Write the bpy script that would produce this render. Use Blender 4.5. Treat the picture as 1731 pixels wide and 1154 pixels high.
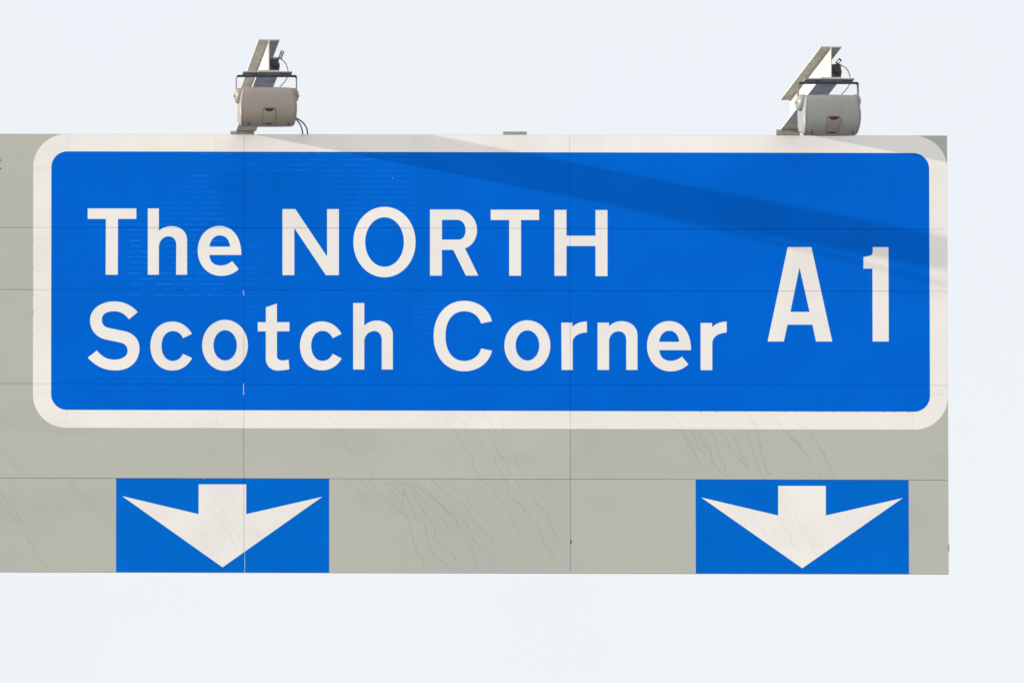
import bpy, bmesh, math, random, re
from mathutils import Vector, Matrix
from mathutils.geometry import tessellate_polygon
random.seed(7)
for o in list(bpy.data.objects): bpy.data.objects.remove(o)
SC = bpy.context.scene
COL = SC.collection

# ------------------------------------------------------------------ camera
FPX = 5552.27                                   # focal length in photo pixels (photo 1731 wide)
RA, RB, RC = 0.0183947, 0.0029965, -0.0031153
SX, SY = 1348.33, 1832.41
ca, sa, cb, sb, cc, sc_ = math.cos(RA), math.sin(RA), math.cos(RB), math.sin(RB), math.cos(RC), math.sin(RC)
RM = (Matrix(((1,0,0),(0,ca,-sa),(0,sa,ca))) @ Matrix(((cb,-sb,0),(sb,cb,0),(0,0,1)))
      @ Matrix(((cc,0,sc_),(0,1,0),(-sc_,0,cc))))
CZ = 1.6
ZMID = CZ + (2515-577)*.005
CAM = Vector(((-460-865)*.005, -27.6, CZ))
cd = bpy.data.cameras.new('camera'); cam = bpy.data.objects.new('camera', cd); COL.objects.link(cam)
r, f, u = RM.col[0], RM.col[1], RM.col[2]
m = Matrix(((r[0], u[0], -f[0]), (r[1], u[1], -f[1]), (r[2], u[2], -f[2])))
cam.matrix_world = Matrix.Translation(CAM) @ m.to_4x4()
cd.sensor_width = 36; cd.sensor_fit = 'HORIZONTAL'
cd.lens = FPX/1731*36
cd.shift_x = SX/1731; cd.shift_y = SY/1731
cd.clip_start = .1; cd.clip_end = 9000
SC.camera = cam

# ------------------------------------------------------------------ light
K = 7.9; SL = .196                                # sunlight runs K along the sign for 1 into it, falling SL per unit along
sundir = Vector((K, 1, -SL*K)).normalized()     # travel direction
elev = math.asin(-sundir.z)
sl = bpy.data.lights.new('sun', 'SUN'); sl.energy = 5.0; sl.angle = math.radians(.7); sl.color = (1, .92, .84)
so = bpy.data.objects.new('sun', sl); COL.objects.link(so); so.location = (-40, -10, 30)
so.rotation_euler = sundir.to_track_quat('-Z', 'Y').to_euler()
W = bpy.data.worlds.new('World'); SC.world = W; W.use_nodes = True
nt = W.node_tree; nt.nodes.clear()
sky = nt.nodes.new('ShaderNodeTexSky'); sky.sky_type = 'NISHITA'; sky.sun_disc = False
sky.sun_elevation = elev
sky.sun_rotation = math.atan2(-sundir.x, -sundir.y)
sky.air_density = 1; sky.dust_density = 3; sky.ozone_density = 1
mx = nt.nodes.new('ShaderNodeMix'); mx.data_type = 'RGBA'; mx.inputs[0].default_value = .86
mx.inputs[7].default_value = (6.70, 6.90, 7.18, 1)          # thin bright cloud veil over the blue
bg = nt.nodes.new('ShaderNodeBackground'); bg.inputs[1].default_value = .13
out = nt.nodes.new('ShaderNodeOutputWorld')
tc = nt.nodes.new('ShaderNodeTexCoord'); cn = nt.nodes.new('ShaderNodeTexNoise')       # the veil is slightly uneven
cn.inputs['Scale'].default_value = 7; cn.inputs['Detail'].default_value = 5
nt.links.new(tc.outputs['Generated'], cn.inputs[0])
vm = nt.nodes.new('ShaderNodeMix'); vm.data_type = 'RGBA'
vm.inputs[6].default_value = (6.50, 6.74, 7.12, 1); vm.inputs[7].default_value = (6.92, 7.08, 7.28, 1)
nt.links.new(cn.outputs[0], vm.inputs[0]); nt.links.new(vm.outputs[2], mx.inputs[7])
nt.links.new(sky.outputs[0], mx.inputs[6]); nt.links.new(mx.outputs[2], bg.inputs[0]); nt.links.new(bg.outputs[0], out.inputs[0])
SC.view_settings.view_transform = 'Standard'; SC.view_settings.look = 'None'
SC.view_settings.exposure = .16; SC.view_settings.gamma = 1

# ------------------------------------------------------------------ pixel helpers
def P(px, py, Y=0.0):
    q = Vector(((px-865.5+SX)/FPX, 1, (577+SY-py)/FPX))
    d = RM @ q
    return CAM + d*((Y-CAM.y)/d.y)
def proj(p):
    q = RM.transposed() @ (Vector(p)-CAM)
    return 865.5+FPX*q.x/q.y-SX, 577-FPX*q.z/q.y+SY

# ------------------------------------------------------------------ materials
def nodes(name):
    mt = bpy.data.materials.new(name); mt.use_nodes = True
    n = mt.node_tree; b = n.nodes['Principled BSDF']
    return mt, n, b
def N(n, t, **kw):
    x = n.nodes.new(t)
    for k, v in kw.items(): setattr(x, k, v)
    return x
def math_(n, op, a, b=None, c=None, clamp=False):
    x = N(n, 'ShaderNodeMath', operation=op, use_clamp=clamp)
    for i, v in enumerate((a, b, c)):
        if v is None: continue
        if hasattr(v, 'is_output'): n.links.new(v, x.inputs[i])
        else: x.inputs[i].default_value = v
    return x.outputs[0]
def mixc(n, fac, A, B, mode='MIX'):
    x = N(n, 'ShaderNodeMix', data_type='RGBA', blend_type=mode)
    for i, v in ((0, fac), (6, A), (7, B)):
        if hasattr(v, 'is_output'): n.links.new(v, x.inputs[i])
        elif i == 0: x.inputs[i].default_value = v
        else: x.inputs[i].default_value = (*v, 1)
    return x.outputs[2]
def noise(n, vec, scale, detail=3, rough=.5, mapping=(1,1,1)):
    mp = N(n, 'ShaderNodeMapping'); mp.inputs['Scale'].default_value = mapping
    n.links.new(vec, mp.inputs[0])
    x = N(n, 'ShaderNodeTexNoise'); x.inputs['Scale'].default_value = scale
    x.inputs['Detail'].default_value = detail; x.inputs['Roughness'].default_value = rough
    n.links.new(mp.outputs[0], x.inputs[0])
    return x.outputs[0]
def ramp(n, v, a, b, lo=0., hi=1.):
    x = N(n, 'ShaderNodeMapRange'); x.interpolation_type = 'SMOOTHSTEP'
    n.links.new(v, x.inputs[0])
    x.inputs[1].default_value = a; x.inputs[2].default_value = b
    x.inputs[3].default_value = lo; x.inputs[4].default_value = hi
    return x.outputs[0]
def simple(name, col, rough=.6, spec=.3, metal=0., var=.12, scale=30, bump=0.):
    mt, n, b = nodes(name)
    pos = N(n, 'ShaderNodeTexCoord').outputs['Object']
    v = noise(n, pos, scale, 4)
    fac = ramp(n, v, .3, .7)
    c = mixc(n, fac, tuple(x*(1-var) for x in col), tuple(min(1, x*(1+var)) for x in col))
    n.links.new(c, b.inputs['Base Color'])
    b.inputs['Roughness'].default_value = rough; b.inputs['Specular IOR Level'].default_value = spec
    b.inputs['Metallic'].default_value = metal
    if bump:
        bn = N(n, 'ShaderNodeBump'); bn.inputs['Strength'].default_value = bump; bn.inputs['Distance'].default_value = .003
        n.links.new(noise(n, pos, scale*6, 3), bn.inputs['Height']); n.links.new(bn.outputs[0], b.inputs['Normal'])
    return mt
PITCH = 9.25*.005
def sheeting(name, base, line, amount, spec=.08, xfade=(-4.2, 2.2), film=.0):
    """retroreflective sheeting: rows of prism cells, their glints painted into the colour in patches"""
    mt, n, b = nodes(name)
    g = N(n, 'ShaderNodeNewGeometry').outputs['Position']
    s = N(n, 'ShaderNodeSeparateXYZ'); n.links.new(g, s.inputs[0])
    x, z = s.outputs[0], s.outputs[2]
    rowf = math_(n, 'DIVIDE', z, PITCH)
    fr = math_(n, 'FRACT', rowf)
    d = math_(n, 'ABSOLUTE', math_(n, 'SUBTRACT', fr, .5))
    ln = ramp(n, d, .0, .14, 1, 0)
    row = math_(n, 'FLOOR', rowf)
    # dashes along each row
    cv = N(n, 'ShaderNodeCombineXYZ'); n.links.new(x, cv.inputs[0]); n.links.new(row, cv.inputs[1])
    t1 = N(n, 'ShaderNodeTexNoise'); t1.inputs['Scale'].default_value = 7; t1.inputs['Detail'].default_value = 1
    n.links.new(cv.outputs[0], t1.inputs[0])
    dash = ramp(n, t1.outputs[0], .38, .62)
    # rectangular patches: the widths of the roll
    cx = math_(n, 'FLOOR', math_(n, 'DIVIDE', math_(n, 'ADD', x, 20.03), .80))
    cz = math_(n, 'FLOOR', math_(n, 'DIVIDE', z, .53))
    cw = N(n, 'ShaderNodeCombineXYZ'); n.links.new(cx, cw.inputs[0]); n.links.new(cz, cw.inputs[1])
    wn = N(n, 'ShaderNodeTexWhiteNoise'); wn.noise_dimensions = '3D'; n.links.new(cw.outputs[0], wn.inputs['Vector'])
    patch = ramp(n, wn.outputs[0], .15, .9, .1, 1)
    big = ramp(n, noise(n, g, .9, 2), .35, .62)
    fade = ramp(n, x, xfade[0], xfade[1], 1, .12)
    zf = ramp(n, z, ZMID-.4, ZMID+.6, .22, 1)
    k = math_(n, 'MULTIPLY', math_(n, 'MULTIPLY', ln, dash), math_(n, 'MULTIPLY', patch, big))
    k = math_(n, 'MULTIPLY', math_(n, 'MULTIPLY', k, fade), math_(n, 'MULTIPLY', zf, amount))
    oi = N(n, 'ShaderNodeObjectInfo')
    v = math_(n, 'ADD', math_(n, 'MULTIPLY', oi.outputs['Random'], .03), .985)
    soft = ramp(n, noise(n, g, 2.2, 3), .3, .7, .97, 1.03)
    roll = ramp(n, wn.outputs[0], 0, 1, .985, 1.015)
    v = math_(n, 'MULTIPLY', math_(n, 'MULTIPLY', v, soft), roll)
    vv = N(n, 'ShaderNodeCombineColor'); [n.links.new(v, vv.inputs[i]) for i in range(3)]
    c = mixc(n, 1., base, vv.outputs[0], 'MULTIPLY')
    c = mixc(n, k, c, line)  # prism glints put into the base colour as pale dashes
    # a little road film: faint vertical runs
    st = noise(n, g, 3.0, 4, .6, (9, 1, .55))
    c = mixc(n, ramp(n, st, .5, .8, 0, film), c, (.42, .40, .35))
    n.links.new(c, b.inputs['Base Color'])
    b.inputs['Roughness'].default_value = .55
    b.inputs['Specular IOR Level'].default_value = spec
    return mt
M = {}
M['blue'] = sheeting('blue_sheeting', (.0, .144, .735), (.02, .28, .93), .85, .02)
M['blue_low'] = sheeting('blue_sheeting_pale', (.0, .155, .69), (.02, .27, .8), .25, .02)
M['white'] = sheeting('white_sheeting', (.945, .915, .885), (.99, .96, .90), .8, .05, (-4, 4), .045)

def grey_paint():
    mt, n, b = nodes('grey_painted_aluminium')
    g = N(n, 'ShaderNodeNewGeometry').outputs['Position']
    big = noise(n, g, .55, 4, .55, (1, 1, 1.6))
    c = mixc(n, ramp(n, big, .38, .62), (.53, .535, .475), (.512, .518, .48))
    patch = noise(n, g, 1.6, 2, .4, (.7, 1, 1.8))
    c = mixc(n, ramp(n, patch, .56, .60, 0, .35), c, (.475, .485, .465))
    st = noise(n, g, 3.0, 5, .6, (8, 1, .5))
    c = mixc(n, ramp(n, st, .55, .8, 0, .10), c, (.33, .32, .27))
    oi = N(n, 'ShaderNodeObjectInfo')
    v = math_(n, 'ADD', math_(n, 'MULTIPLY', oi.outputs['Random'], .04), .98)
    vv = N(n, 'ShaderNodeCombineColor'); [n.links.new(v, vv.inputs[i]) for i in range(3)]
    c = mixc(n, 1., c, vv.outputs[0], 'MULTIPLY')
    n.links.new(c, b.inputs['Base Color'])
    b.inputs['Roughness'].default_value = .5; b.inputs['Specular IOR Level'].default_value = .15
    return mt
M['grey'] = grey_paint()
def steel():
    mt, n, b = nodes('galvanised_steel')
    g = N(n, 'ShaderNodeNewGeometry').outputs['Position']
    c = mixc(n, ramp(n, noise(n, g, 9, 5, .6), .35, .65), (.50, .49, .45), (.60, .585, .55))
    rib = noise(n, g, 1.0, 3, .6, (6, 60, 6))
    c = mixc(n, ramp(n, rib, .5, .62, 0, .45), c, (.33, .33, .25))
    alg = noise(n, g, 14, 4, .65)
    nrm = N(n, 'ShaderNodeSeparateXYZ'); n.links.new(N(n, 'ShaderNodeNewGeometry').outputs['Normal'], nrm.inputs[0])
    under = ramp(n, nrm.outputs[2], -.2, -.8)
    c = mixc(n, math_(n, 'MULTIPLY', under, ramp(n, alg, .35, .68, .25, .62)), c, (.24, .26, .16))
    n.links.new(c, b.inputs['Base Color'])
    b.inputs['Roughness'].default_value = .6; b.inputs['Specular IOR Level'].default_value = .25
    return mt
M['steel'] = steel()
M['plate'] = simple('weathered_plate', (.36, .355, .33), .6, .3, 0, .15, 25)
M['rail'] = simple('joint_backing', (.012, .03, .035), .9, 0)
M['body_warm'] = simple('lamp_paint_brown_grey', (.285, .25, .222), .38, .45, 0, .04, 18, .08)
M['body_grey'] = simple('lamp_paint_grey', (.265, .27, .255), .38, .45, 0, .04, 18, .08)
M['latch_brown'] = simple('latch_paint_brown', (.25, .205, .18), .45, .35, 0, .05, 18)
M['bracket'] = simple('bracket_steel', (.12, .118, .118), .55, .3, 0)
M['dark'] = simple('black_plastic', (.018, .018, .022), .45, .5)
M['seam'] = simple('shadow_gap', (.04, .035, .03), .8, .1)  # near-black for the latch joint and the painted shade of its recesses
M['cable_grey'] = simple('grey_cable', (.42, .42, .42), .5, .3)
M['cable_black'] = simple('black_cable', (.02, .03, .05), .4, .4)
M['rivet'] = simple('rivet_heads', (.72, .71, .62), .4, .4)
M['stain'] = simple('crack_line', (.44, .44, .425), .9, 0, 0, .15, 8)
M['stain_white'] = simple('crack_line_on_white', (.80, .77, .75), .9, 0, 0, .1, 8)
M['chip'] = simple('bare_metal_chip', (.75, .78, .75), .5, .3)
M['glass'] = simple('lamp_glass', (.10, .11, .12), .08, .6)
M['grime'] = simple('grime', (.28, .29, .22), .9, 0)

# ------------------------------------------------------------------ mesh helpers
def empty(name, loc, label, cat, group=None):
    o = bpy.data.objects.new(name, None); COL.objects.link(o); o.location = loc
    o.empty_display_size = .1
    o['label'] = label; o['category'] = cat
    if group: o['group'] = group
    return o
def wloc(o):
    v = Vector(o.location)
    while o.parent: o = o.parent; v += Vector(o.location)
    return v
def build(name, bm, mat, parent=None, label=None, kind=None, smooth=False):
    off = wloc(parent) if parent else Vector((0, 0, 0))
    bmesh.ops.recalc_face_normals(bm, faces=bm.faces[:])
    bmesh.ops.translate(bm, verts=bm.verts[:], vec=-off)
    me = bpy.data.meshes.new(name); bm.to_mesh(me); bm.free()
    me.materials.append(M[mat])
    if smooth:
        for p in me.polygons: p.use_smooth = True
        me.set_sharp_from_angle(angle=math.radians(35))
    o = bpy.data.objects.new(name, me); COL.objects.link(o)
    if parent: o.parent = parent
    if label: o['label'] = label
    if kind: o['kind'] = kind
    return o
def box(bm, x0, x1, y0, y1, z0, z1, bev=0.):
    r = bmesh.ops.create_cube(bm, size=1)
    vs = r['verts']
    for v in vs:
        v.co = Vector((x0 if v.co.x < 0 else x1, y0 if v.co.y < 0 else y1, z0 if v.co.z < 0 else z1))
    if bev:
        es = list({e for v in vs for e in v.link_edges})
        bmesh.ops.bevel(bm, geom=es, offset=bev, segments=2, affect='EDGES', profile=.5)
    return bm
def nb(): return bmesh.new()
def tube(bm, pts, rad, seg=8):
    """a round cable through pts (smoothed)"""
    P4 = [pts[0]] + list(pts) + [pts[-1]]
    path = []
    for i in range(1, len(P4)-2):
        a, b, c, d = map(Vector, P4[i-1:i+3])
        for k in range(5):
            t = k/5
            path.append(.5*((2*b)+(c-a)*t+(2*a-5*b+4*c-d)*t*t+(3*b-a-3*c+d)*t**3))
    path.append(Vector(pts[-1]))
    rings = []
    up = Vector((0, 1, .01))
    for i, p in enumerate(path):
        t = (path[min(i+1, len(path)-1)]-path[max(i-1, 0)]).normalized()
        a = t.cross(up).normalized(); b = t.cross(a)
        rings.append([bm.verts.new(p+a*rad*math.cos(2*math.pi*k/seg)+b*rad*math.sin(2*math.pi*k/seg)) for k in range(seg)])
    for A, B in zip(rings, rings[1:]):
        for k in range(seg): bm.faces.new((A[k], A[(k+1) % seg], B[(k+1) % seg], B[k]))
    bm.faces.new(rings[0]); bm.faces.new(rings[-1])
    return bm
def disc(bm, c, axis, r, h, seg=12, dome=.0):
    """short cylinder from c along axis, slightly domed end"""
    axis = Vector(axis).normalized(); q = axis.to_track_quat('Z', 'Y')
    rings = []
    prof = [(r, 0), (r, h*.7), (r*.9, h*.92), (r*.6, h+dome*.7)]
    for rr, hh in prof:
        rings.append([bm.verts.new(Vector(c)+q @ Vector((rr*math.cos(2*math.pi*k/seg), rr*math.sin(2*math.pi*k/seg), hh))) for k in range(seg)])
    for A, B in zip(rings, rings[1:]):
        for k in range(seg): bm.faces.new((A[k], A[(k+1) % seg], B[(k+1) % seg], B[k]))
    bm.faces.new(rings[0]); t = bm.verts.new(Vector(c)+axis*(h+dome))
    for k in range(seg): bm.faces.new((rings[-1][k], rings[-1][(k+1) % seg], t))
    return bm

# ------------------------------------------------------------------ the sign: its lines
def X(px, py=480): return P(px, py).x
def Z(py, px=800): return P(px, py).z
def ux(u): return (u-865)*.005
def vz(v): return ZMID+(577-v)*.005
XL, XR = ux(-139), ux(1601.4)
ZT, ZB = vz(225.5), vz(970.1)
JX = [ux(412.8), ux(963.8)]
JZ = [vz(384.8), vz(490.5), vz(650.3), vz(810.6)]
GAP = .0025
sign = empty('gantry_sign', (XL+(XR-XL)/2, 0, ZB),
             'grey motorway sign board reading The NORTH Scotch Corner A1 on blue above lane arrows', 'road sign')

xs = [XL] + JX + [XR]; zs = [ZT] + JZ + [ZB]
for i in range(3):
    for j in range(5):
        b = nb(); dy = random.uniform(-.00015, .00015)
        g = GAP/2+.0004
        box(b, xs[i]+(g if i else 0), xs[i+1]-(g if i < 2 else 0), dy, .0125, zs[j+1]+(g if j < 4 else 0), zs[j]-(g if j else 0))
        # soften only the front edges
        es = [e for e in b.edges if all(v.co.y < .01 for v in e.verts)]
        bmesh.ops.bevel(b, geom=es, offset=.0003, segments=1, affect='EDGES')
        build('panel', b, 'grey', sign)
# backing rails behind the joints and posts behind the board
for z in JZ:
    b = nb(); box(b, XL+.02, XR-.02,   .0128, .075, z-.03, z+.03); build('rail', b, 'rail', sign)
for x in JX:
    b = nb()
    for k in range(5):
        z1 = zs[k]-.032 if k else zs[k]-.01
        z0 = zs[k+1]+.032 if k < 4 else zs[k+1]+.035
        box(b, x-.03, x+.03,   .0128, .070, z0, z1)
    build('rail', b, 'rail', sign)
for px in (409.5, 871, 1332):
    x = X(px, 225)
    b = nb(); box(b, x-.1, x+.1, .0755, .235, ZB+.14, ZT-.004, .004)
    build('post', b, 'steel', sign)
b = nb(); x0, x1 = P(850.5, 225).x, P(891, 225).x
box(b, x0, x1, .003, .19, ZT+.0005, P(870, 222.3, .003).z, .002)
build('post_cap', b, 'plate', sign)

def flat(polys, depth, cut=True, wrap=.00028):
    """polys: list of groups [outer, hole, ...] in (x, z); a thin sheet whose face stands depth in front of the panels,
    parted where the panel joints run"""
    bm = nb()
    for grp in polys:
        loops = [[Vector((x, z, 0)) for x, z in l] for l in grp]
        vs = []
        for l in loops:
            for p in l: vs.append(bm.verts.new((p.x, -depth, p.y)))
        for t in tessellate_polygon(loops):
            try: bm.faces.new([vs[i] for i in t])
            except ValueError: pass
    if cut:
        for ax, lines in ((0, JX), (2, JZ)):
            no = Vector((1, 0, 0)) if ax == 0 else Vector((0, 0, 1))
            for c in lines:
                mn = min(v.co[ax] for v in bm.verts); mxv = max(v.co[ax] for v in bm.verts)
                if not (mn < c-GAP/2 and mxv > c+GAP/2): continue
                for s in (-GAP/2, GAP/2):
                    bmesh.ops.bisect_plane(bm, geom=bm.verts[:]+bm.edges[:]+bm.faces[:], plane_co=no*(c+s), plane_no=no)
                kill = [f for f in bm.faces if abs(f.calc_center_median()[ax]-c) < GAP/2]
                bmesh.ops.delete(bm, geom=kill, context='FACES')
    bmesh.ops.remove_doubles(bm, verts=bm.verts[:], dist=1e-6)
    for f in bm.faces:
        f.normal_update()
        if f.normal.y > 0: f.normal_flip()
    be = [e for e in bm.edges if e.is_boundary]
    r = bmesh.ops.extrude_edge_only(bm, edges=be)
    nv = [v for v in r['geom'] if isinstance(v, bmesh.types.BMVert)]
    bmesh.ops.translate(bm, verts=nv, vec=(0, wrap, 0))
    return bm
def arc(cx, cz, r, a0, a1, n=14):
    return [(cx+r*math.cos(math.radians(a0+(a1-a0)*k/n)), cz+r*math.sin(math.radians(a0+(a1-a0)*k/n))) for k in range(n+1)]
# blue field
BX0, BX1 = X(86.6), X(1571.4); BZ0, BZ1 = Z(694), Z(257.4)
OX0, OX1 = X(56.0), XR-.001; OZ0, OZ1 = Z(724.2), ZT-.002
ri, ro = 27*.005, 56*.005
D1, D2, D3 = .0003, .0006, .0009
def rrect(x0, x1, z0, z1, r):
    return arc(x1-r, z1-r, r, 0, 90)+arc(x0+r, z1-r, r, 90, 180)+arc(x0+r, z0+r, r, 180, 270)+arc(x1-r, z0+r, r, 270, 360)
build('blue_field', flat([[rrect(BX0, BX1, BZ0, BZ1, ri)]], D1, wrap=.0118), 'blue', sign)
# white border: four corners and the straight strips between their seams
sg = .0006; e = .0004
def strip(x0, x1, z0, z1): build('border_strip', flat([[[(x0, z0), (x1, z0), (x1, z1), (x0, z1)]]], D1, wrap=.0116), 'white', sign)
tl, tr, bl, br = X(116.5, 240), X(1544.6, 240), X(112, 710), X(1543, 710)
lt, lb, rt, rb = Z(282.9, 70), Z(663.4, 70), Z(287, 1590), Z(667.8, 1590)
def run(a, b, seams): return list(zip([a]+seams, seams+[b]))
for a, c in run(tl, tr, [X(363.6, 240)]): strip(a+sg, c-sg, BZ1+e, OZ1)
for a, c in run(bl, br, [X(365.5, 710), X(850, 710)]): strip(a+sg, c-sg, OZ0, BZ0-e)
for a, c in run(lb, lt, [Z(459, 70)]): strip(OX0, BX0-e, a+sg, c-sg)
for a, c in run(rb, rt, [Z(463.6, 1590)]): strip(BX1+e, OX1, a+sg, c-sg)
def corner(sx, szz, xo, xi, zo, zi, xe, ze):
    # xo/zo outer edges, xi/zi inner edges, xe/ze where the corner piece ends
    cxo, czo = xo-sx*ro, zo-szz*ro; cxi, czi = xi-sx*ri, zi-szz*ri
    n = 14
    o_ = [(cxo+sx*ro*math.cos(t), czo+szz*ro*math.sin(t)) for t in [k/n*math.pi/2 for k in range(n+1)]]
    rr = ri+e
    i_ = [(cxi+sx*rr*math.cos(t), czi+szz*rr*math.sin(t)) for t in [k/n*math.pi/2 for k in range(n+1)]]
    pts = [(xo, ze+szz*sg)] + o_ + [(xe+sx*sg, zo), (xe+sx*sg, zi+szz*e)] + i_[::-1] + [(xi+sx*e, ze+szz*sg)]
    res = [pts[0]]
    for p in pts[1:]:
        if math.hypot(p[0]-res[-1][0], p[1]-res[-1][1]) > 1e-5: res.append(p)
    build('border_corner', flat([[res]], D1, wrap=.0116), 'white', sign)
corner(-1, 1, OX0, BX0, OZ1, BZ1, tl, lt)
corner(1, 1, OX1, BX1, OZ1, BZ1, tr, rt)
corner(-1, -1, OX0, BX0, OZ0, BZ0, bl, lb)
corner(1, -1, OX1, BX1, OZ0, BZ0, br, rb)

# ------------------------------------------------------------------ lettering, traced as outlines
def parse(path, ox, oy, s):
    loops = []; cur = []; toks = re.findall(r'[MLCZ]|-?[\d.]+', path); i = 0; cmd = None; pos = (0, 0)
    def num(k): return float(toks[k])
    while i < len(toks):
        if toks[i] in 'MLCZ':
            cmd = toks[i]; i += 1
            if cmd == 'Z': loops.append(cur); cur = []
            continue
        if cmd in 'ML':
            pos = (num(i), num(i+1)); cur.append(pos); i += 2
            if cmd == 'M': cmd = 'L'
        else:
            a = pos; b = (num(i), num(i+1)); c = (num(i+2), num(i+3)); d = (num(i+4), num(i+5)); i += 6
            for k in range(1, 13):
                t = k/12; q = 1-t
                cur.append(tuple(q**3*a[j]+3*q*q*t*b[j]+3*q*t*t*c[j]+t**3*d[j] for j in (0, 1)))
            pos = d
    res = []
    for l in loops:
        o = []
        for x, y in l:
            w = P(ox+x/s, oy+y/s); o.append((w.x, w.z))
        if math.hypot(o[0][0]-o[-1][0], o[0][1]-o[-1][1]) < 1e-5: o.pop()
        res.append(o)
    return res
def oval(x0, x1, y0, y1, k=.56):
    cx, cy, a, b = (x0+x1)/2, (y0+y1)/2, (x1-x0)/2, (y1-y0)/2
    return (f'M{x0} {cy} C{x0} {cy-b*k} {cx-a*k} {y0} {cx} {y0} C{cx+a*k} {y0} {x1} {cy-b*k} {x1} {cy} '
            f'C{x1} {cy+b*k} {cx+a*k} {y1} {cx} {y1} C{cx-a*k} {y1} {x0} {cy+b*k} {x0} {cy} Z ').replace('-0.0 ', '0 ')
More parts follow.
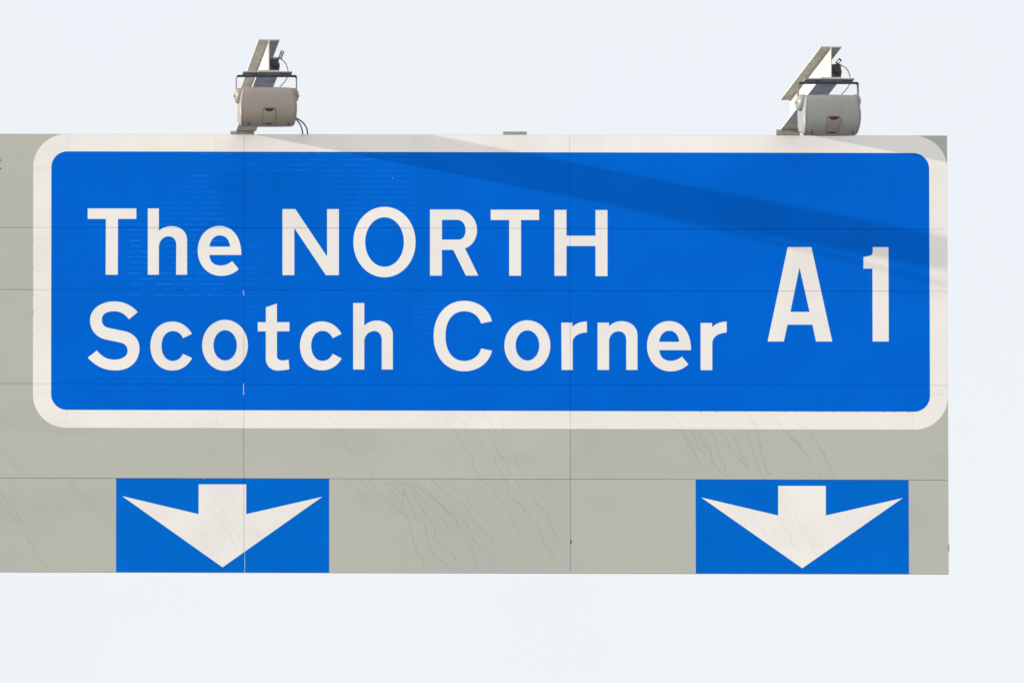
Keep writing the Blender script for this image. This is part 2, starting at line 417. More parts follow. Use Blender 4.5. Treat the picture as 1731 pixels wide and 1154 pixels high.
GL = [
 ('T', 140, 340, 8.245, 'M68 103 L746 103 L746 248 L490 248 L487 1025 L318 1025 L322 248 L68 248 Z'),
 ('h', 140, 340, 8.245, 'M906 103 L1060 103 L1060 415 C1110 370 1170 350 1235 350 C1370 350 1453 435 1453 540 L1453 1025 L1300 1025 L1303 610 C1303 535 1258 490 1198 490 C1130 490 1068 540 1060 630 L1060 1025 L906 1025 Z'),
 ('e', 320, 340, 6.182, 'M544 562 L210 562 C212 630 255 675 330 673 C375 672 415 655 447 627 L516 709 C470 757 400 781 335 781 C190 781 88 668 88 515 C88 370 185 260 315 260 C450 260 544 370 544 562 Z M210 476 C218 405 262 358 318 358 C378 358 420 400 427 476 Z'),
 ('N', 320, 340, 6.182, 'M974 84 L1108 84 L1440 580 L1440 84 L1563 84 L1563 773 L1427 773 L1097 280 L1097 773 L974 773 Z'),
 ('O', 590, 340, 7.526, oval(55, 847, 73, 968) + oval(205, 698, 205, 835)),
 ('R', 590, 340, 7.526, 'M1030 107 L1375 107 C1530 107 1628 235 1628 370 C1628 485 1560 575 1475 600 L1645 947 L1487 947 L1327 620 L1182 620 L1182 947 L1030 947 Z M1182 238 L1375 238 C1445 238 1483 300 1483 372 C1483 440 1445 490 1395 490 L1182 490 Z'),
 ('T', 810, 340, 7.526, 'M147 110 L762 110 L762 240 L532 240 L532 948 L382 948 L382 240 L147 240 Z'),
 ('H', 810, 340, 7.526, 'M958 112 L1110 112 L1110 440 L1480 440 L1480 114 L1632 114 L1632 953 L1480 953 L1480 571 L1110 571 L1110 950 L958 950 Z'),
 ('S', 140, 500, 6.182, 'M573 170 C510 95 420 58 330 58 C185 58 75 140 75 255 C75 355 140 430 230 453 L405 490 C450 503 470 540 468 578 C466 632 405 666 330 666 C255 666 205 638 146 570 L52 645 C130 730 220 778 345 778 C500 778 592 675 592 548 C592 460 535 395 450 372 L262 333 C215 320 199 290 199 245 C199 190 250 160 325 160 C395 160 440 190 483 245 Z'),
 ('c', 140, 500, 6.182, 'M1140 397 C1095 315 1020 268 935 268 C800 268 706 375 706 523 C706 672 800 779 935 779 C1020 779 1095 735 1142 650 L1048 605 C1020 655 985 680 940 680 C870 680 822 615 822 523 C822 432 870 367 940 367 C988 367 1025 392 1048 441 Z'),
 ('o', 140, 500, 6.182, oval(1247, 1725, 250, 782) + oval(1365, 1610, 358, 675)),
 ('t', 400, 500, 6.182, 'M306 120 L421 80 L421 275 L552 275 L552 370 L421 370 L421 630 C423 660 445 674 475 674 C500 674 520 670 542 666 L551 765 C510 775 460 779 425 779 C355 779 305 720 305 660 L305 370 L221 370 L221 275 L306 275 Z'),
 ('c', 400, 500, 6.182, 'M1097 397 C1050 312 975 267 890 267 C755 267 662 375 662 522 C662 670 755 777 890 777 C975 777 1050 737 1097 653 L1004 605 C978 655 942 679 897 679 C827 679 779 613 779 520 C779 430 827 365 897 365 C945 365 980 392 1004 441 Z'),
 ('h', 400, 500, 6.182, 'M1218 75 L1334 75 L1334 312 C1370 275 1415 258 1467 258 C1565 258 1632 325 1632 405 L1632 768 L1517 768 L1517 450 C1512 400 1480 366 1440 366 C1385 366 1340 410 1334 465 L1334 768 L1218 768 Z'),
 ('C', 720, 500, 6.182, 'M690 265 C655 135 545 52 400 52 C210 52 80 205 80 420 C80 635 210 787 400 787 C545 787 660 700 691 573 L577 549 C555 630 485 680 400 680 C280 680 204 580 204 420 C204 255 280 160 400 160 C485 160 550 205 577 288 Z'),
 ('o', 720, 500, 6.182, oval(820, 1300, 255, 782) + oval(937, 1185, 360, 675)),
 ('r', 720, 500, 6.182, 'M1415 280 L1530 280 L1530 325 C1570 285 1620 268 1682 268 L1682 383 C1590 383 1535 430 1533 480 L1533 773 L1418 773 Z'),
 ('n', 970, 500, 6.182, 'M248 280 L368 280 L368 320 C405 280 450 264 500 264 C600 264 665 330 665 410 L665 773 L548 773 L548 450 C542 400 512 370 468 370 C415 370 372 410 368 470 L368 773 L248 773 Z'),
 ('e', 970, 500, 6.182, 'M1225 566 L893 566 C898 635 940 678 1010 678 C1055 678 1095 662 1130 634 L1197 714 C1150 760 1085 788 1012 788 C865 788 765 672 765 523 C765 372 865 263 997 263 C1130 263 1225 375 1225 566 Z M890 480 C900 410 940 364 997 364 C1055 364 1093 405 1102 480 Z'),
 ('r', 970, 500, 6.182, 'M1325 283 L1445 283 L1445 328 C1480 290 1535 269 1597 269 L1597 383 C1510 385 1450 430 1447 490 L1447 775 L1325 775 Z'),
 ('A', 1280, 400, 6.072, 'M313 108 L556 108 L770 1075 L604 1075 L567 903 L311 903 L273 1075 L107 1075 Z M434 315 L538 772 L341 772 Z'),
 ('1', 1280, 400, 6.072, 'M1186 108 L1347 108 L1350 1075 L1185 1075 L1183 327 L1091 327 L1091 210 L1160 195 C1178 190 1185 180 1186 150 Z'),
]
WORDS = ['The']*3+['NORTH']*5+['Scotch']*6+['Corner']*6+['A1']*2
for (ch, ox, oy, s, p), wd in zip(GL, WORDS):
    build('numeral' if ch == '1' else 'letter', flat([parse(p, ox, oy, s)], D2), 'white', sign,
          label=f'white {"number" if ch == "1" else "letter"} {ch} of {wd}')
# lane arrows
def rectpix(x0, y0, x1, y1):
    a, c = P(x0, (y0+y1)/2), P(x1, (y0+y1)/2)
    return a.x, c.x
for (ox, oy, s, pr, ar, side) in (
    (180, 790, 4.3275, (70, 80, 1629, 767), 'M674 122 L1022 122 L1022 340 L1578 213 L849 728 L115 208 L674 340 Z', 'left'),
    (1160, 790, 3.763, (60, 78, 1416, 676), 'M585 116 L888 116 L888 304 L1377 193 L738 639 L97 190 L585 304 Z', 'right')):
    xa, xb = P(ox+pr[0]/s, 890).x, P(ox+pr[2]/s, 890).x
    zt = JZ[3]-GAP/2-.0002
    ap = build('arrow_panel', flat([[[(xa, ZB+.0005), (xb, ZB+.0005), (xb, zt), (xa, zt)]]], D1, wrap=.0118), 'blue_low', sign,
               label='blue lane panel at the %s end with a white arrow pointing down' % side)
    build('arrow', flat([parse(ar, ox, oy, s)], D2), 'white', ap)

# rivets
b = nb()
def dome(bm, x, z, r=.0042, y=0.):
    n = 8
    a = [bm.verts.new((x+r*math.cos(2*math.pi*k/n), y-.0002, z+r*math.sin(2*math.pi*k/n))) for k in range(n)]
    c = [bm.verts.new((x+.6*r*math.cos(2*math.pi*k/n), y-.0016, z+.6*r*math.sin(2*math.pi*k/n))) for k in range(n)]
    for k in range(n): bm.faces.new((a[k], a[(k+1) % n], c[(k+1) % n], c[k]))
    bm.faces.new(c)
px = -120
while px < 1595:
    dome(b, X(px), JZ[3]+.034+random.uniform(-.002, .002), .0036)
    if random.random() < .75 and not (190 < px < 562 or 1170 < px < 1542): dome(b, X(px+14), JZ[3]-.014+random.uniform(-.002, .002), .003)
    if not (190 < px < 562 or 1170 < px < 1542): dome(b, X(px+6), vz(917.5)+random.uniform(-.003, .003), .0036)
    px += random.uniform(36, 46)
build('rivets', b, 'rivet', sign, kind='stuff')

# fine wandering crack lines in the paint, traced and roughened
CR = []
def add(ox, oy, s, *lines):
    for l in lines: CR.append([(ox+x/s, oy+y/s) for x, y in l])
add(540, 690, 3.934,
 [(118,140),(140,180),(205,285),(265,345),(285,385),(325,415),(358,445),(362,462)],
 [(870,138),(905,160),(940,215),(975,275),(1015,325),(1028,400),(1075,468),(1150,530),(1190,590),(1230,650),(1275,730),(1310,800),(1328,835)],
 [(960,138),(1010,180),(1075,225),(1155,315),(1180,375),(1230,465),(1255,510),(1262,585),(1310,620),(1350,655),(1410,730),(1465,800),(1490,880),(1525,925),(1560,1010),(1600,1080)],
 [(1115,140),(1150,200),(1175,265),(1230,350),(1255,395),(1275,460)],
 [(1165,142),(1200,190),(1240,222),(1290,300),(1325,370),(1330,410),(1390,465)],
 [(1045,140),(1065,205)],
 [(1300,475),(1340,520),(1410,575),(1455,640),(1515,700),(1530,765),(1565,830),(1605,905),(1638,942)],
 [(170,470),(230,510),(270,560),(330,605)],
 [(325,475),(350,515),(415,580),(450,625),(520,680),(583,722),(600,780),(620,870),(655,960),(690,1030),(715,1088)],
 [(270,475),(325,520)],
 [(425,480),(455,520),(490,555),(520,620),(545,645)],
 [(445,480),(500,530),(550,580)],
 [(465,480),(530,520),(560,545),(550,600),(552,660),(583,722)],
 [(560,540),(575,600),(600,640),(650,740),(695,785),(725,850),(735,940),(755,965),(830,1025),(890,1088)],
 [(500,482),(575,520),(560,545)],
 [(600,482),(655,525),(700,560),(760,600),(830,660),(905,745),(925,800),(980,860),(1010,920),(1040,1020),(1070,1088)],
 [(605,520),(640,600),(685,680),(735,740),(765,800),(765,865),(850,935),(900,990),(960,1085)],
 [(530,480),(600,520),(625,520)],
 [(630,480),(680,540),(740,580),(800,630),(850,680),(960,745),(1000,810),(1020,870),(1080,915),(1165,1010),(1215,1085)],
 [(740,478),(770,500),(810,535),(870,590),(940,635),(990,670),(1010,720),(1030,755),(1100,815),(1145,870),(1190,935)],
 [(830,475),(860,510),(920,560),(975,590),(1010,655),(1080,710),(1145,790)],
 [(715,665),(790,705),(840,760),(873,815)],
 [(560,480),(620,520),(660,580),(710,640),(718,668)],
 [(1020,870),(1045,925),(1085,970)],[(1090,1020),(1130,1040),(1180,1088)],
 [(690,480),(700,530),(755,580)],[(1275,590),(1340,640)])
add(0, 700, 4.1214,
 [(0,235),(60,280),(120,340),(185,415),(245,435)],[(0,255),(80,340),(170,430)],
 [(0,25),(60,55),(120,105)],
 [(0,540),(35,600),(90,650),(140,720),(190,790),(250,865)],[(0,600),(40,665),(95,720),(145,765),(190,840),(230,930),(290,1020),(345,1082)],
 [(470,470),(520,540),(580,600),(660,665),(720,710),(770,760),(805,800)],[(490,455),(540,530),(600,570),(680,625)])
add(1120, 700, 5.091,
 [(165,132),(195,200),(240,280),(290,370),(340,440)],[(245,132),(275,180),(310,290),(370,355)],
 [(305,132),(340,230),(410,305),(420,390),(470,460),(540,545)],
 [(405,135),(455,205),(480,310),(500,390),(530,430)],
 [(340,440),(410,475),(450,545)],
 [(495,135),(540,210),(590,285),(640,350),(700,425),(745,480)],
 [(545,132),(610,190),(640,245),(670,340),(740,435)],
 [(720,135),(760,280),(790,370),(830,475),(880,555)],
 [(800,132),(830,250),(855,350),(885,470),(940,540)],
 [(1040,132),(1090,200),(1160,260),(1215,320),(1260,385),(1315,440),(1370,545)],
 [(1060,145),(1130,210),(1170,250),(1190,310)],
 [(1225,140),(1290,200),(1370,300),(1405,390),(1460,480),(1490,545)],
 [(525,430),(565,550)])
CW = []
def addw(ox, oy, s, *lines):
    for l in lines: CW.append([(ox+x/s, oy+y/s) for x, y in l])
addw(180, 790, 4.3275,
 [(690,220),(760,310),(830,380),(830,410),(900,480),(935,570),(960,615)],
 [(760,175),(810,260),(865,340),(870,385),(930,430),(970,490),(995,540)],
 [(820,140),(900,200),(935,270),(995,350)],[(1030,350),(1070,420),(1130,495)],[(1015,440),(1085,470),(1120,520)])
addw(1160, 790, 3.763,
 [(595,130),(640,180),(690,250),(700,320),(760,410),(800,500),(835,558)],
 [(590,190),(640,280),(700,390)],[(590,310),(640,400),(690,500),(740,545)],[(420,280),(435,320),(480,390),(505,440)])
addw(540, 690, 3.934, [(60,50),(90,90),(115,135)],[(275,30),(320,72)],[(820,50),(868,132)],[(860,28),(950,90),(1000,130)],[(960,28),(1020,75)],[(1090,30),(1160,135)])
addw(1120, 700, 5.091, [(60,0),(150,90),(165,125)],[(740,0),(795,95),(800,125)],[(920,0),(980,60),(1035,125)],[(1160,80),(1220,120)])
def ribbons(lines, depth, w):
    bm = nb(); rnd = random.Random(3)
    for l in lines:
        pts = []
        for (x0, y0), (x1, y1) in zip(l, l[1:]):
            n = max(1, int(math.hypot(x1-x0, y1-y0)/2.6))
            for k in range(n):
                t = k/n; j = .5
                if k % 3 == 0: wob = (rnd.uniform(-1.1, 1.1), rnd.uniform(-1.1, 1.1))
                x0_, y0_ = wob
                pts.append((x0+(x1-x0)*t+x0_+rnd.uniform(-j, j), y0+(y1-y0)*t+y0_+rnd.uniform(-j, j)))
        pts.append(l[-1])
        q = [P(*p) for p in pts]; prev = None
        for i, p in enumerate(q):
            d = (q[min(i+1, len(q)-1)]-q[max(i-1, 0)]); d.y = 0
            if d.length < 1e-6: continue
            d.normalize(); nrm = Vector((d.z, 0, -d.x)); ww = w*rnd.uniform(.45, 1.15)*(.35 if i in (0, len(q)-1) else 1)
            a = bm.verts.new((p+nrm*ww/2)[0:1]+(-depth,)+((p+nrm*ww/2)[2],)); c = bm.verts.new((p-nrm*ww/2)[0:1]+(-depth,)+((p-nrm*ww/2)[2],))
            if prev:
                fc = bm.faces.new((prev[0], a, c, prev[1])); fc.normal_update()
                if fc.normal.y > 0: fc.normal_flip()
            prev = (a, c)
    return bm
def build_raw(name, bm, mat, parent, kind):
    bmesh.ops.translate(bm, verts=bm.verts[:], vec=-wloc(parent))
    me = bpy.data.meshes.new(name); bm.to_mesh(me); bm.free(); me.materials.append(M[mat])
    o = bpy.data.objects.new(name, me); COL.objects.link(o); o.parent = parent; o['kind'] = kind
    return o
build_raw('crack_lines', ribbons(CR, .00045, .0028), 'stain', sign, 'stuff')
build_raw('crack_lines', ribbons(CW, .00085, .0030), 'stain_white', sign, 'stuff')
# chipped paint along the upright joint and grime on the lower edge of the blue
b = nb(); rnd = random.Random(5)
def fleck(bm, px, py, w, h, depth):
    c = P(px, py); n = 6
    vs = [bm.verts.new((c.x+w*.0025*math.cos(2*math.pi*k/n)*rnd.uniform(.6, 1.2), -depth, c.z+h*.0025*math.sin(2*math.pi*k/n)*rnd.uniform(.6, 1.2))) for k in range(n)]
    f = bm.faces.new(vs); f.normal_update()
    if f.normal.y > 0: f.normal_flip()
for k in range(5): fleck(b, 411.6+rnd.uniform(-.3, .3), 491+k*1.9, 1.6, 1.7, .0005)
for k in range(10): fleck(b, 411.7+rnd.uniform(-.2, .2), 649+k*1.9, 1.5, 2.2, .0005)
for k in range(19): fleck(b, 413.6, 933+k*1.8, 1.1, 2.4, .0005)
for p in ((663.5, 301), (345, 809)): fleck(b, p[0], p[1], 1.8, 1.0, .0008)
build_raw('paint_chips', b, 'chip', sign, 'stuff')
b = nb()
for k in range(26):
    px = 1150+(rnd.random()**.7)*390; fleck(b, px, 692.7+(px-120)*.0017+rnd.uniform(0, .8), rnd.uniform(2, 7), 1.1, .0008)
for k in range(10): fleck(b, 1571.5+rnd.uniform(-.4, .6), rnd.uniform(520, 680), 1, rnd.uniform(1, 3), .0008)
for k in range(8): fleck(b, 55.8, rnd.uniform(400, 600), 1.1, rnd.uniform(2, 5), .0008)
for p in ((634, 761), (816, 848), (1356.5, 816), (345, 903)): fleck(b, p[0], p[1], 2.2, 1.2, .0007)
build_raw('grime_specks', b, 'grime', sign, 'stuff')
for px, py, y in ((.5, 271, 0), (.5, 285, 0), (965, 913.5, 0), (965, 917, 0)):
    b = nb(); c = P(px, py, y); disc(b, (c.x, .0, c.z), (0, -1, 0), .0065, .0016, 8); build('bolt', b, 'rail', sign)
b = nb(); c = P(1603.6, 925); box(b, XR+.0003, XR+.006, .001, .03, c.z-.03, c.z+.03, .001); build('end_clip', b, 'rail', sign)

# ------------------------------------------------------------------ lamp arms
def solve_front(Xw, Zw, py):
    lo, hi = -2.5, 0.
    for _ in range(50):
        mid = (lo+hi)/2
        if proj((Xw, mid, Zw))[1] < py: lo = mid
        else: hi = mid
    return (lo+hi)/2
def ibeam(bm, xc, zb, y0, y1, W_=.170, H=.262, tf=.0095, tw=.0085, fil=.012):
    w = W_/2; pr = [(-w, 0), (w, 0), (w, tf)]
    def q(cx, cz, r, a0, a1): return [(cx+r*math.cos(math.radians(a0+(a1-a0)*k/4)), cz+r*math.sin(math.radians(a0+(a1-a0)*k/4))) for k in range(5)]
    pr += q(tw/2+fil, tf+fil, fil, 270, 180) + q(tw/2+fil, H-tf-fil, fil, 180, 90) + [(w, H-tf), (w, H), (-w, H), (-w, H-tf)]
    pr += q(-tw/2-fil, H-tf-fil, fil, 90, 0) + q(-tw/2-fil, tf+fil, fil, 0, -90) + [(-w, tf)]
    A = [bm.verts.new((xc+x, y0, zb+z)) for x, z in pr]; B = [bm.verts.new((xc+x, y1, zb+z)) for x, z in pr]
    n = len(pr)
    for k in range(n): bm.faces.new((A[k], A[(k+1) % n], B[(k+1) % n], B[k]))
    for t in tessellate_polygon([[Vector((x, z, 0)) for x, z in pr]]):
        bm.faces.new([A[i] for i in t]); bm.faces.new([B[i] for i in reversed(t)])
def arm(pxl, pyb, pyf, cap, label):
    Yr = .004
    c = P(pxl, pyb, Yr); xc = c.x+.085; zb = c.z
    yf = solve_front(xc-.085, zb, pyf)
    t = empty('lamp_arm', (xc, 0, zb), label, 'steel arm', 'lamp arms along the top of the sign')
    b = nb(); ibeam(b, xc, zb, yf, Yr); build('beam', b, 'steel', t)
    # base plate sitting on the board's post
    a, d = P(cap[0], cap[2], .0), P(cap[1], cap[2], .0)
    b = nb(); box(b, a.x, d.x, -.004, .2, ZT+.0008, zb-.0005, .002)
    build('base_plate', b, 'plate', t)
    for sx in (-1, 1):
        b = nb(); disc(b, (xc+sx*.055, -.05, zb+.0096), (0, 0, 1), .013, .012, 6); build('bolt', b, 'plate', t)
        b = nb(); disc(b, (xc+sx*.05, yf+.05, zb+.0096), (0, 0, 1), .011, .012, 6); build('bolt', b, 'plate', t)
    return xc, yf, zb, t
LX, LY, LZ, Lt = arm(398.8, 222.0, 120.8, (389.4, 429.6, 223.3), 'pale steel beam bracing out over the left part of the sign, above the letters The')
RX, RY, RZ, Rt = arm(1319.6, 219.6, 132.5, (1311.8, 1352, 221), 'pale steel beam reaching out above the right end of the sign, over A1')

# ------------------------------------------------------------------ floodlights
SEC = [(y_*.76, z_) for y_, z_ in [(.145,-.200),(.105,-.160),(.045,-.143),(-.02,-.141),(-.07,-.147),(-.108,-.165),(-.132,-.198),(-.148,-.240),(-.156,-.290),
       (-.154,-.335),(-.143,-.374),(-.122,-.405),(-.092,-.425),(-.050,-.430),(.00,-.408),(.045,-.388),(.065,-.372)]]
def sec_fine(sc):
    pts = [Vector((0, y, -.141+(z+.141)*1.125)) for y, z in SEC]; o = []
    P4 = [pts[0]]+pts+[pts[-1]]
    for i in range(1, len(P4)-2):
        a, b, c, d = P4[i-1:i+3]
        for k in range(3):
            t = k/3; o.append(.5*((2*b)+(c-a)*t+(2*a-5*b+4*c-d)*t*t+(3*b-a-3*c+d)*t**3))
    o.append(pts[-1])
    return [(p.y, p.z) for p in o]
def floodlight(xc, yf, zb, mat, latch, s, dx, dz, wx, label):
    """hung under the beam end at (xc, yf, zb); s scales the housing"""
    t = empty('floodlight', (xc, yf, zb), label, 'floodlight', 'floodlights hung from the arms over the sign')
    u = .00478
    O = Vector((xc, yf+.03, zb))
    # fixing plate and U bracket
    b = nb(); box(b, O.x-.0-44*u, O.x+39.5*u, O.y-.032, O.y+.022, O.z-.0085, O.z-.0005, .001); build('fixing_plate', b, 'plate', t)
    b = nb(); box(b, O.x-20*u, O.x+19*u, O.y-.024, O.y+.016, O.z-.0238, O.z-.0088, .001); build('packing_plate', b, 'bracket', t)
    xl, xr, zt_, zl = O.x-55*u, O.x+48*u, O.z-.0240, O.z-.175+dz
    rr = .018; th = .004; outer = [(xl, zl)]+[(xl+rr-rr*math.cos(a), zt_-rr+rr*math.sin(a)) for a in [k/6*math.pi/2 for k in range(7)]]
    outer += [(xr-rr+rr*math.sin(a), zt_-rr+rr*math.cos(a)) for a in [k/6*math.pi/2 for k in range(7)]]+[(xr, zl)]
    r2 = rr-th
    inner = [(xl+th, zl)]+[(xl+rr-r2*math.cos(a), zt_-rr+r2*math.sin(a)) for a in [k/6*math.pi/2 for k in range(7)]]
    inner += [(xr-rr+r2*math.sin(a), zt_-rr+r2*math.cos(a)) for a in [k/6*math.pi/2 for k in range(7)]]+[(xr-th, zl)]
    b = nb(); y0, y1 = O.y-.019, O.y+.019; rings = []
    for (ox, oz), (ix, iz) in zip(outer, inner):
        rings.append([b.verts.new((ox, y0, oz)), b.verts.new((ox, y1, oz)), b.verts.new((ix, y1, iz)), b.verts.new((ix, y0, iz))])
    for A, B in zip(rings, rings[1:]):
        for k in range(4): b.faces.new((A[k], A[(k+1) % 4], B[(k+1) % 4], B[k]))
    b.faces.new(rings[0]); b.faces.new(rings[-1]); build('bracket', b, 'bracket', t)
    bx = O.x+(-3.5)*u+dx
    sec = sec_fine(s)
    zc = -.29
    def hw(z):                               # half width of the shell at local height z
        k = (z+.355)/.20
        return (.212-.024*k*k)*s*wx
    def S(uu, k):                            # point on the shell
        y, z = sec[k]; f = 1-.022*uu*uu
        return Vector((bx+uu*hw(z), O.y+(y*f)*s, O.z+dz+((z-zc)*f+zc)*s))
    n = len(sec)
    b = nb(); US = [i/7 for i in range(-7, 8)]
    g = [[b.verts.new(S(uu, k)) for k in range(n)] for uu in US]
    for A, B in zip(g, g[1:]):
        for k in range(n-1): b.faces.new((A[k], A[k+1], B[k+1], B[k]))
    hous = build('housing', b, mat, t, smooth=True)
    # glass toward the sign
    b = nb(); q = [S(-1, 0), S(-1, n-1), S(1, n-1), S(1, 0)]; vs = [b.verts.new(p+Vector((0, .001, 0))) for p in q]
    q2 = [b.verts.new(p+Vector((0, -.006, 0))) for p in q]
    b.faces.new(vs); b.faces.new(q2[::-1])
    for k in range(4): b.faces.new((vs[k], vs[(k+1) % 4], q2[(k+1) % 4], q2[k]))
    build('glass', b, 'glass', t)
    # end caps
    cy, cz_ = O.y-.02*s, O.z+dz-.29*s
    for sg_ in (-1, 1):
        b = nb(); rings = []
        for ex, sc2 in ((-.006, .955), (.003, .970), (.010, .965), (.017, .92), (.022, .84), (.025, .66), (.026, .3)):
            rg = []
            for k in range(n):
                p = S(sg_, k); p = Vector((p.x+sg_*ex*s, cy+(p.y-cy)*sc2, cz_+(p.z-cz_)*sc2)); rg.append(b.verts.new(p))
            rings.append(rg)
        for A, B in zip(rings, rings[1:]):
            for k in range(n): b.faces.new((A[k], A[(k+1) % n], B[(k+1) % n], B[k]))
        b.faces.new(rings[-1])
        build('end_cap', b, mat, t, smooth=True)
        b = nb(); px_ = xl+.002 if sg_ < 0 else xr-.002
        disc(b, (px_-sg_*.050, O.y, O.z-.197+dz), (sg_, 0, 0), .060*s, .052, 24, .014)
        build('pivot_boss', b, mat, t, smooth=True)
        b = nb(); disc(b, (px_+sg_*.0140, O.y, O.z-.197+dz), (sg_, 0, 0), .010, .008, 6); build('bolt', b, 'bracket', t)
    # latch cover: patches that follow the rear curve
    def Fp(x, tk, off):                      # x in metres from the centre, tk fractional section index
        k = int(tk); fr = tk-k; k = min(k, n-2)
        uu = x/hw(sec[k][1]); p = S(uu, k).lerp(S(uu, k+1), fr)
        tg = (S(uu, k+1)-S(uu, k)).normalized(); nr = Vector((0, tg.z, -tg.y))
        if nr.y > 0 : nr = -nr
        return p+nr*off
    def k_of_z(zw):                          # rear-side index whose height is zw (local)
        for k in range(n//4, n-1):
            if sec[k][1] >= zw >= sec[k+1][1]: return k+(sec[k][1]-zw)/(sec[k][1]-sec[k+1][1])
        return n-3
    kt, kb = k_of_z(-.350), k_of_z(-.4575)
    def patch(x0, x1, ta, tb, off, cr=.012, name='p', mat_='seam', par=None, curve=0, label=None):
        b = nb(); rows = []
        nrw = 10; T = [i/nrw for i in range(nrw+1)]
        L = .11
        for q_ in T:
            dd = min(q_, 1-q_)*L; ins = cr-math.sqrt(max(0, cr*cr-(cr-dd)**2)) if dd < cr else 0
            if curve: hh = (x1-x0)*.5*(1-math.sqrt(max(0, 1-q_*q_))); a = x0+hh; e_ = x1-hh
            else: a, e_ = x0+ins, x1-ins
            rows.append([b.verts.new(Fp(a+(e_-a)*j/6, ta+(tb-ta)*q_, off)) for j in range(7)])
        for A, B in zip(rows, rows[1:]):
            for j in range(6):
                try: b.faces.new((A[j], A[j+1], B[j+1], B[j]))
                except ValueError: pass
        bmesh.ops.remove_doubles(b, verts=b.verts[:], dist=1e-5)
        for f_ in b.faces: f_.normal_update()
        be = [e_ for e_ in b.edges if e_.is_boundary]
        r_ = bmesh.ops.extrude_edge_only(b, edges=be); nv = [v for v in r_['geom'] if isinstance(v, bmesh.types.BMVert)]
        bmesh.ops.translate(b, verts=nv, vec=(0, .004, 0))
        return build(name, b, mat_, par, label=label)
    cw = .050*s
    cover = patch(-cw+.004*s, cw+.004*s, kt, kb, .0022, name='latch_cover', mat_=latch or mat, par=t,
                  label='brownish latch cover on the grey housing' if latch else None)
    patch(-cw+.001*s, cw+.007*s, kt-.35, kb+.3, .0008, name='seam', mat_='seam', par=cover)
    patch(-.034*s+.004, .034*s+.004, kt+.1, kt+(kb-kt)*.16, .0032, name='recess_shade', mat_='seam', par=cover, curve=1)  # raised dark patch: the shade of a finger recess, put into colour
    patch(-.030*s+.004, .030*s+.004, kb-.9, kb-.25, .0032, name='slot_shade', mat_='seam', par=cover, cr=.004)  # likewise a dark patch painted as the shade inside a slot opening
    # drain screws underneath
    for sx in (-.155, .165):
        b = nb(); disc(b, (bx+sx*s, O.y-.085*s, O.z+dz-.455*s), (0, 0, -1), .009, .014, 8); build('screw', b, 'dark', t)
    # grey supply cable looping down to the housing
    def G(px, py, y): return P(px, py, y)
    ax, ay = proj((xc, yf, zb))
    cab = [(3,-22,.05),(10,-23.5,.05),(17,-22,.055),(25,-17,.07),(30,-9,.08),(32,-1,.09),(31.5,7,.09),(29,14,.085),(24,20.5,.07),(17,27.5,.05),(10,34,.04)]
    b = nb(); tube(b, [G(ax+x_, ay+y_, yf+d_) for x_, y_, d_ in cab], .0042); build('cable', b, 'cable_grey', t, smooth=True)
    return t
floodlight(LX, LY, LZ, 'body_warm', None, 1.0, 0, .009, .99, 'brown-grey floodlight with rounded housing hanging in a U bracket above the word The')
floodlight(RX, RY, RZ, 'body_grey', 'latch_brown', 1.045, .0, .009, .95, 'cool grey floodlight with a brown latch cover hanging above the number A1')

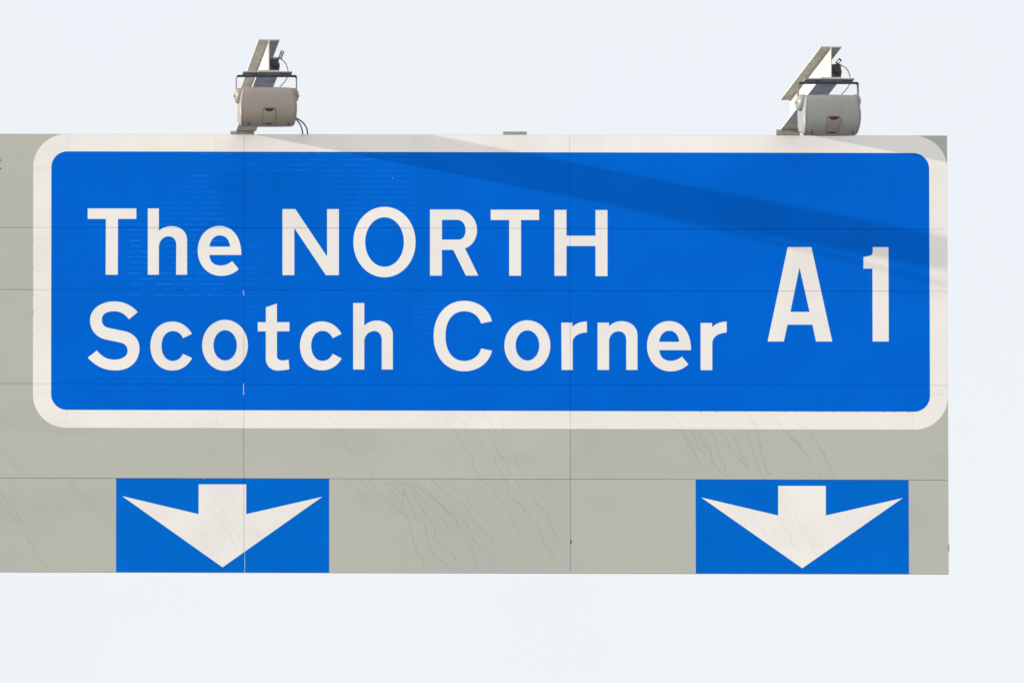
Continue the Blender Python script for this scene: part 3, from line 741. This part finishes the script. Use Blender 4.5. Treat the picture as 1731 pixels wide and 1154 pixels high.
# ------------------------------------------------------------------ black junction boxes by the beam webs
def jbox(xc, yf, zb, x0, x1, z1, comb, label):
    u = .00478
    t = empty('junction_box', (xc+x0*u, yf+.02, zb+.01), label, 'junction box', 'junction boxes on the arms')
    b = nb(); box(b, xc+x0*u, xc+x1*u, yf+.016, yf+.13, zb+.0125, zb+z1*u, .009); build('case', b, 'dark', t, smooth=True)
    b = nb(); disc(b, (xc+(x0+x1)/2*u+.004, yf+.0163, zb+.010+z1*u*.48), (0, -1, 0), .026, .010, 16); build('lid', b, 'dark', t, smooth=True)
    b = nb(); disc(b, (xc+(x0+2.5)*u, yf+.0163, zb+.030), (0, -1, 0), .008, .008, 8); build('screw', b, 'bracket', t)
    b = nb(); disc(b, (xc+x1*u-.012, yf+.06, zb+z1*u*.98), (.1, 0, 1), .013, .014, 10); build('gland', b, 'dark', t, smooth=True)
    b = nb(); disc(b, (xc+x1*u-.004, yf+.06, zb+z1*u*.55), (1, 0, 0), .03, .014, 14); build('knob', b, 'dark', t, smooth=True)
    # slotted strap standing out of the top
    ax, az, L, ang, w = comb
    b = nb(); d = Vector((math.sin(ang), 0, math.cos(ang))); p = Vector((d.z, 0, -d.x)); o = Vector((xc+ax*u, yf+.012, zb+az*u))
    n = 4 if L > .05 else 1
    wv = w*u
    def bar(a0, a1, b0, b1):
        vs = []
        for yy in (0, .005):
            for (aa, bb) in ((a0, b0), (a1, b0), (a1, b1), (a0, b1)): vs.append(b.verts.new(o+p*aa+d*bb+Vector((0, yy, 0))))
        for fc in ((0,1,2,3),(7,6,5,4),(0,4,5,1),(1,5,6,2),(2,6,7,3),(3,7,4,0)): b.faces.new([vs[i] for i in fc])
    bar(-wv/2, -wv*.26, 0, L); bar(wv*.26, wv/2, 0, L)
    for k in range(n+1):
        c = L*k/n; h = L/n*.22
        bar(-wv*.26+1e-5, wv*.26-1e-5, max(0, c-h), min(L, c+h))
    build('slotted_strap', b, 'dark', t)
jbox(LX, LY, LZ, 1.8, 17.5, 24.5, (18.5, 22, .072, math.radians(20), 6.2), 'black junction box with perforated strap beside the left beam')
jbox(RX, RY, RZ, 2.2, 18.5, 26.5, (10.5, 26.0, .050, math.radians(38), 6.0), 'black junction box with short slotted strap beside the right beam')

# ------------------------------------------------------------------ black supply cables dropping behind the board at the left lamp
for pts, lb in (([(496,199,-.80),(502,203.5,-.62),(507,210,-.40),(510.5,219,-.15),(511.6,227,.03),(511.8,240,.10)], 'inner of two black cables curving down behind the board at the left lamp'),
                ([(496,197,-.80),(504,201.5,-.60),(512,207.5,-.38),(518,216,-.14),(520,227,.03),(520.3,240,.10)], 'outer of two black cables curving down behind the board at the left lamp')):
    q = [P(a, c_, max(d, LY+.2) if d < -.3 else d) for a, c_, d in pts]
    b = nb(); o0 = q[-2]
    tube(b, q, .0064)
    o = build('power_cable', b, 'cable_black', smooth=True)
    o['label'] = lb; o['category'] = 'cable'; o['group'] = 'black cables at the left lamp'

# ------------------------------------------------------------------ ground far below
mt, n, bb = nodes('dry_verge')
g_ = N(n, 'ShaderNodeNewGeometry').outputs['Position']
c_ = mixc(n, ramp(n, noise(n, g_, .15, 6, .6), .35, .65), (.30, .29, .24), (.40, .39, .34))
n.links.new(c_, bb.inputs['Base Color']); bb.inputs['Roughness'].default_value = .95
M['ground'] = mt
b = nb(); bmesh.ops.create_grid(b, x_segments=8, y_segments=8, size=4000)
o = build('ground', b, 'ground'); o['kind'] = 'structure'
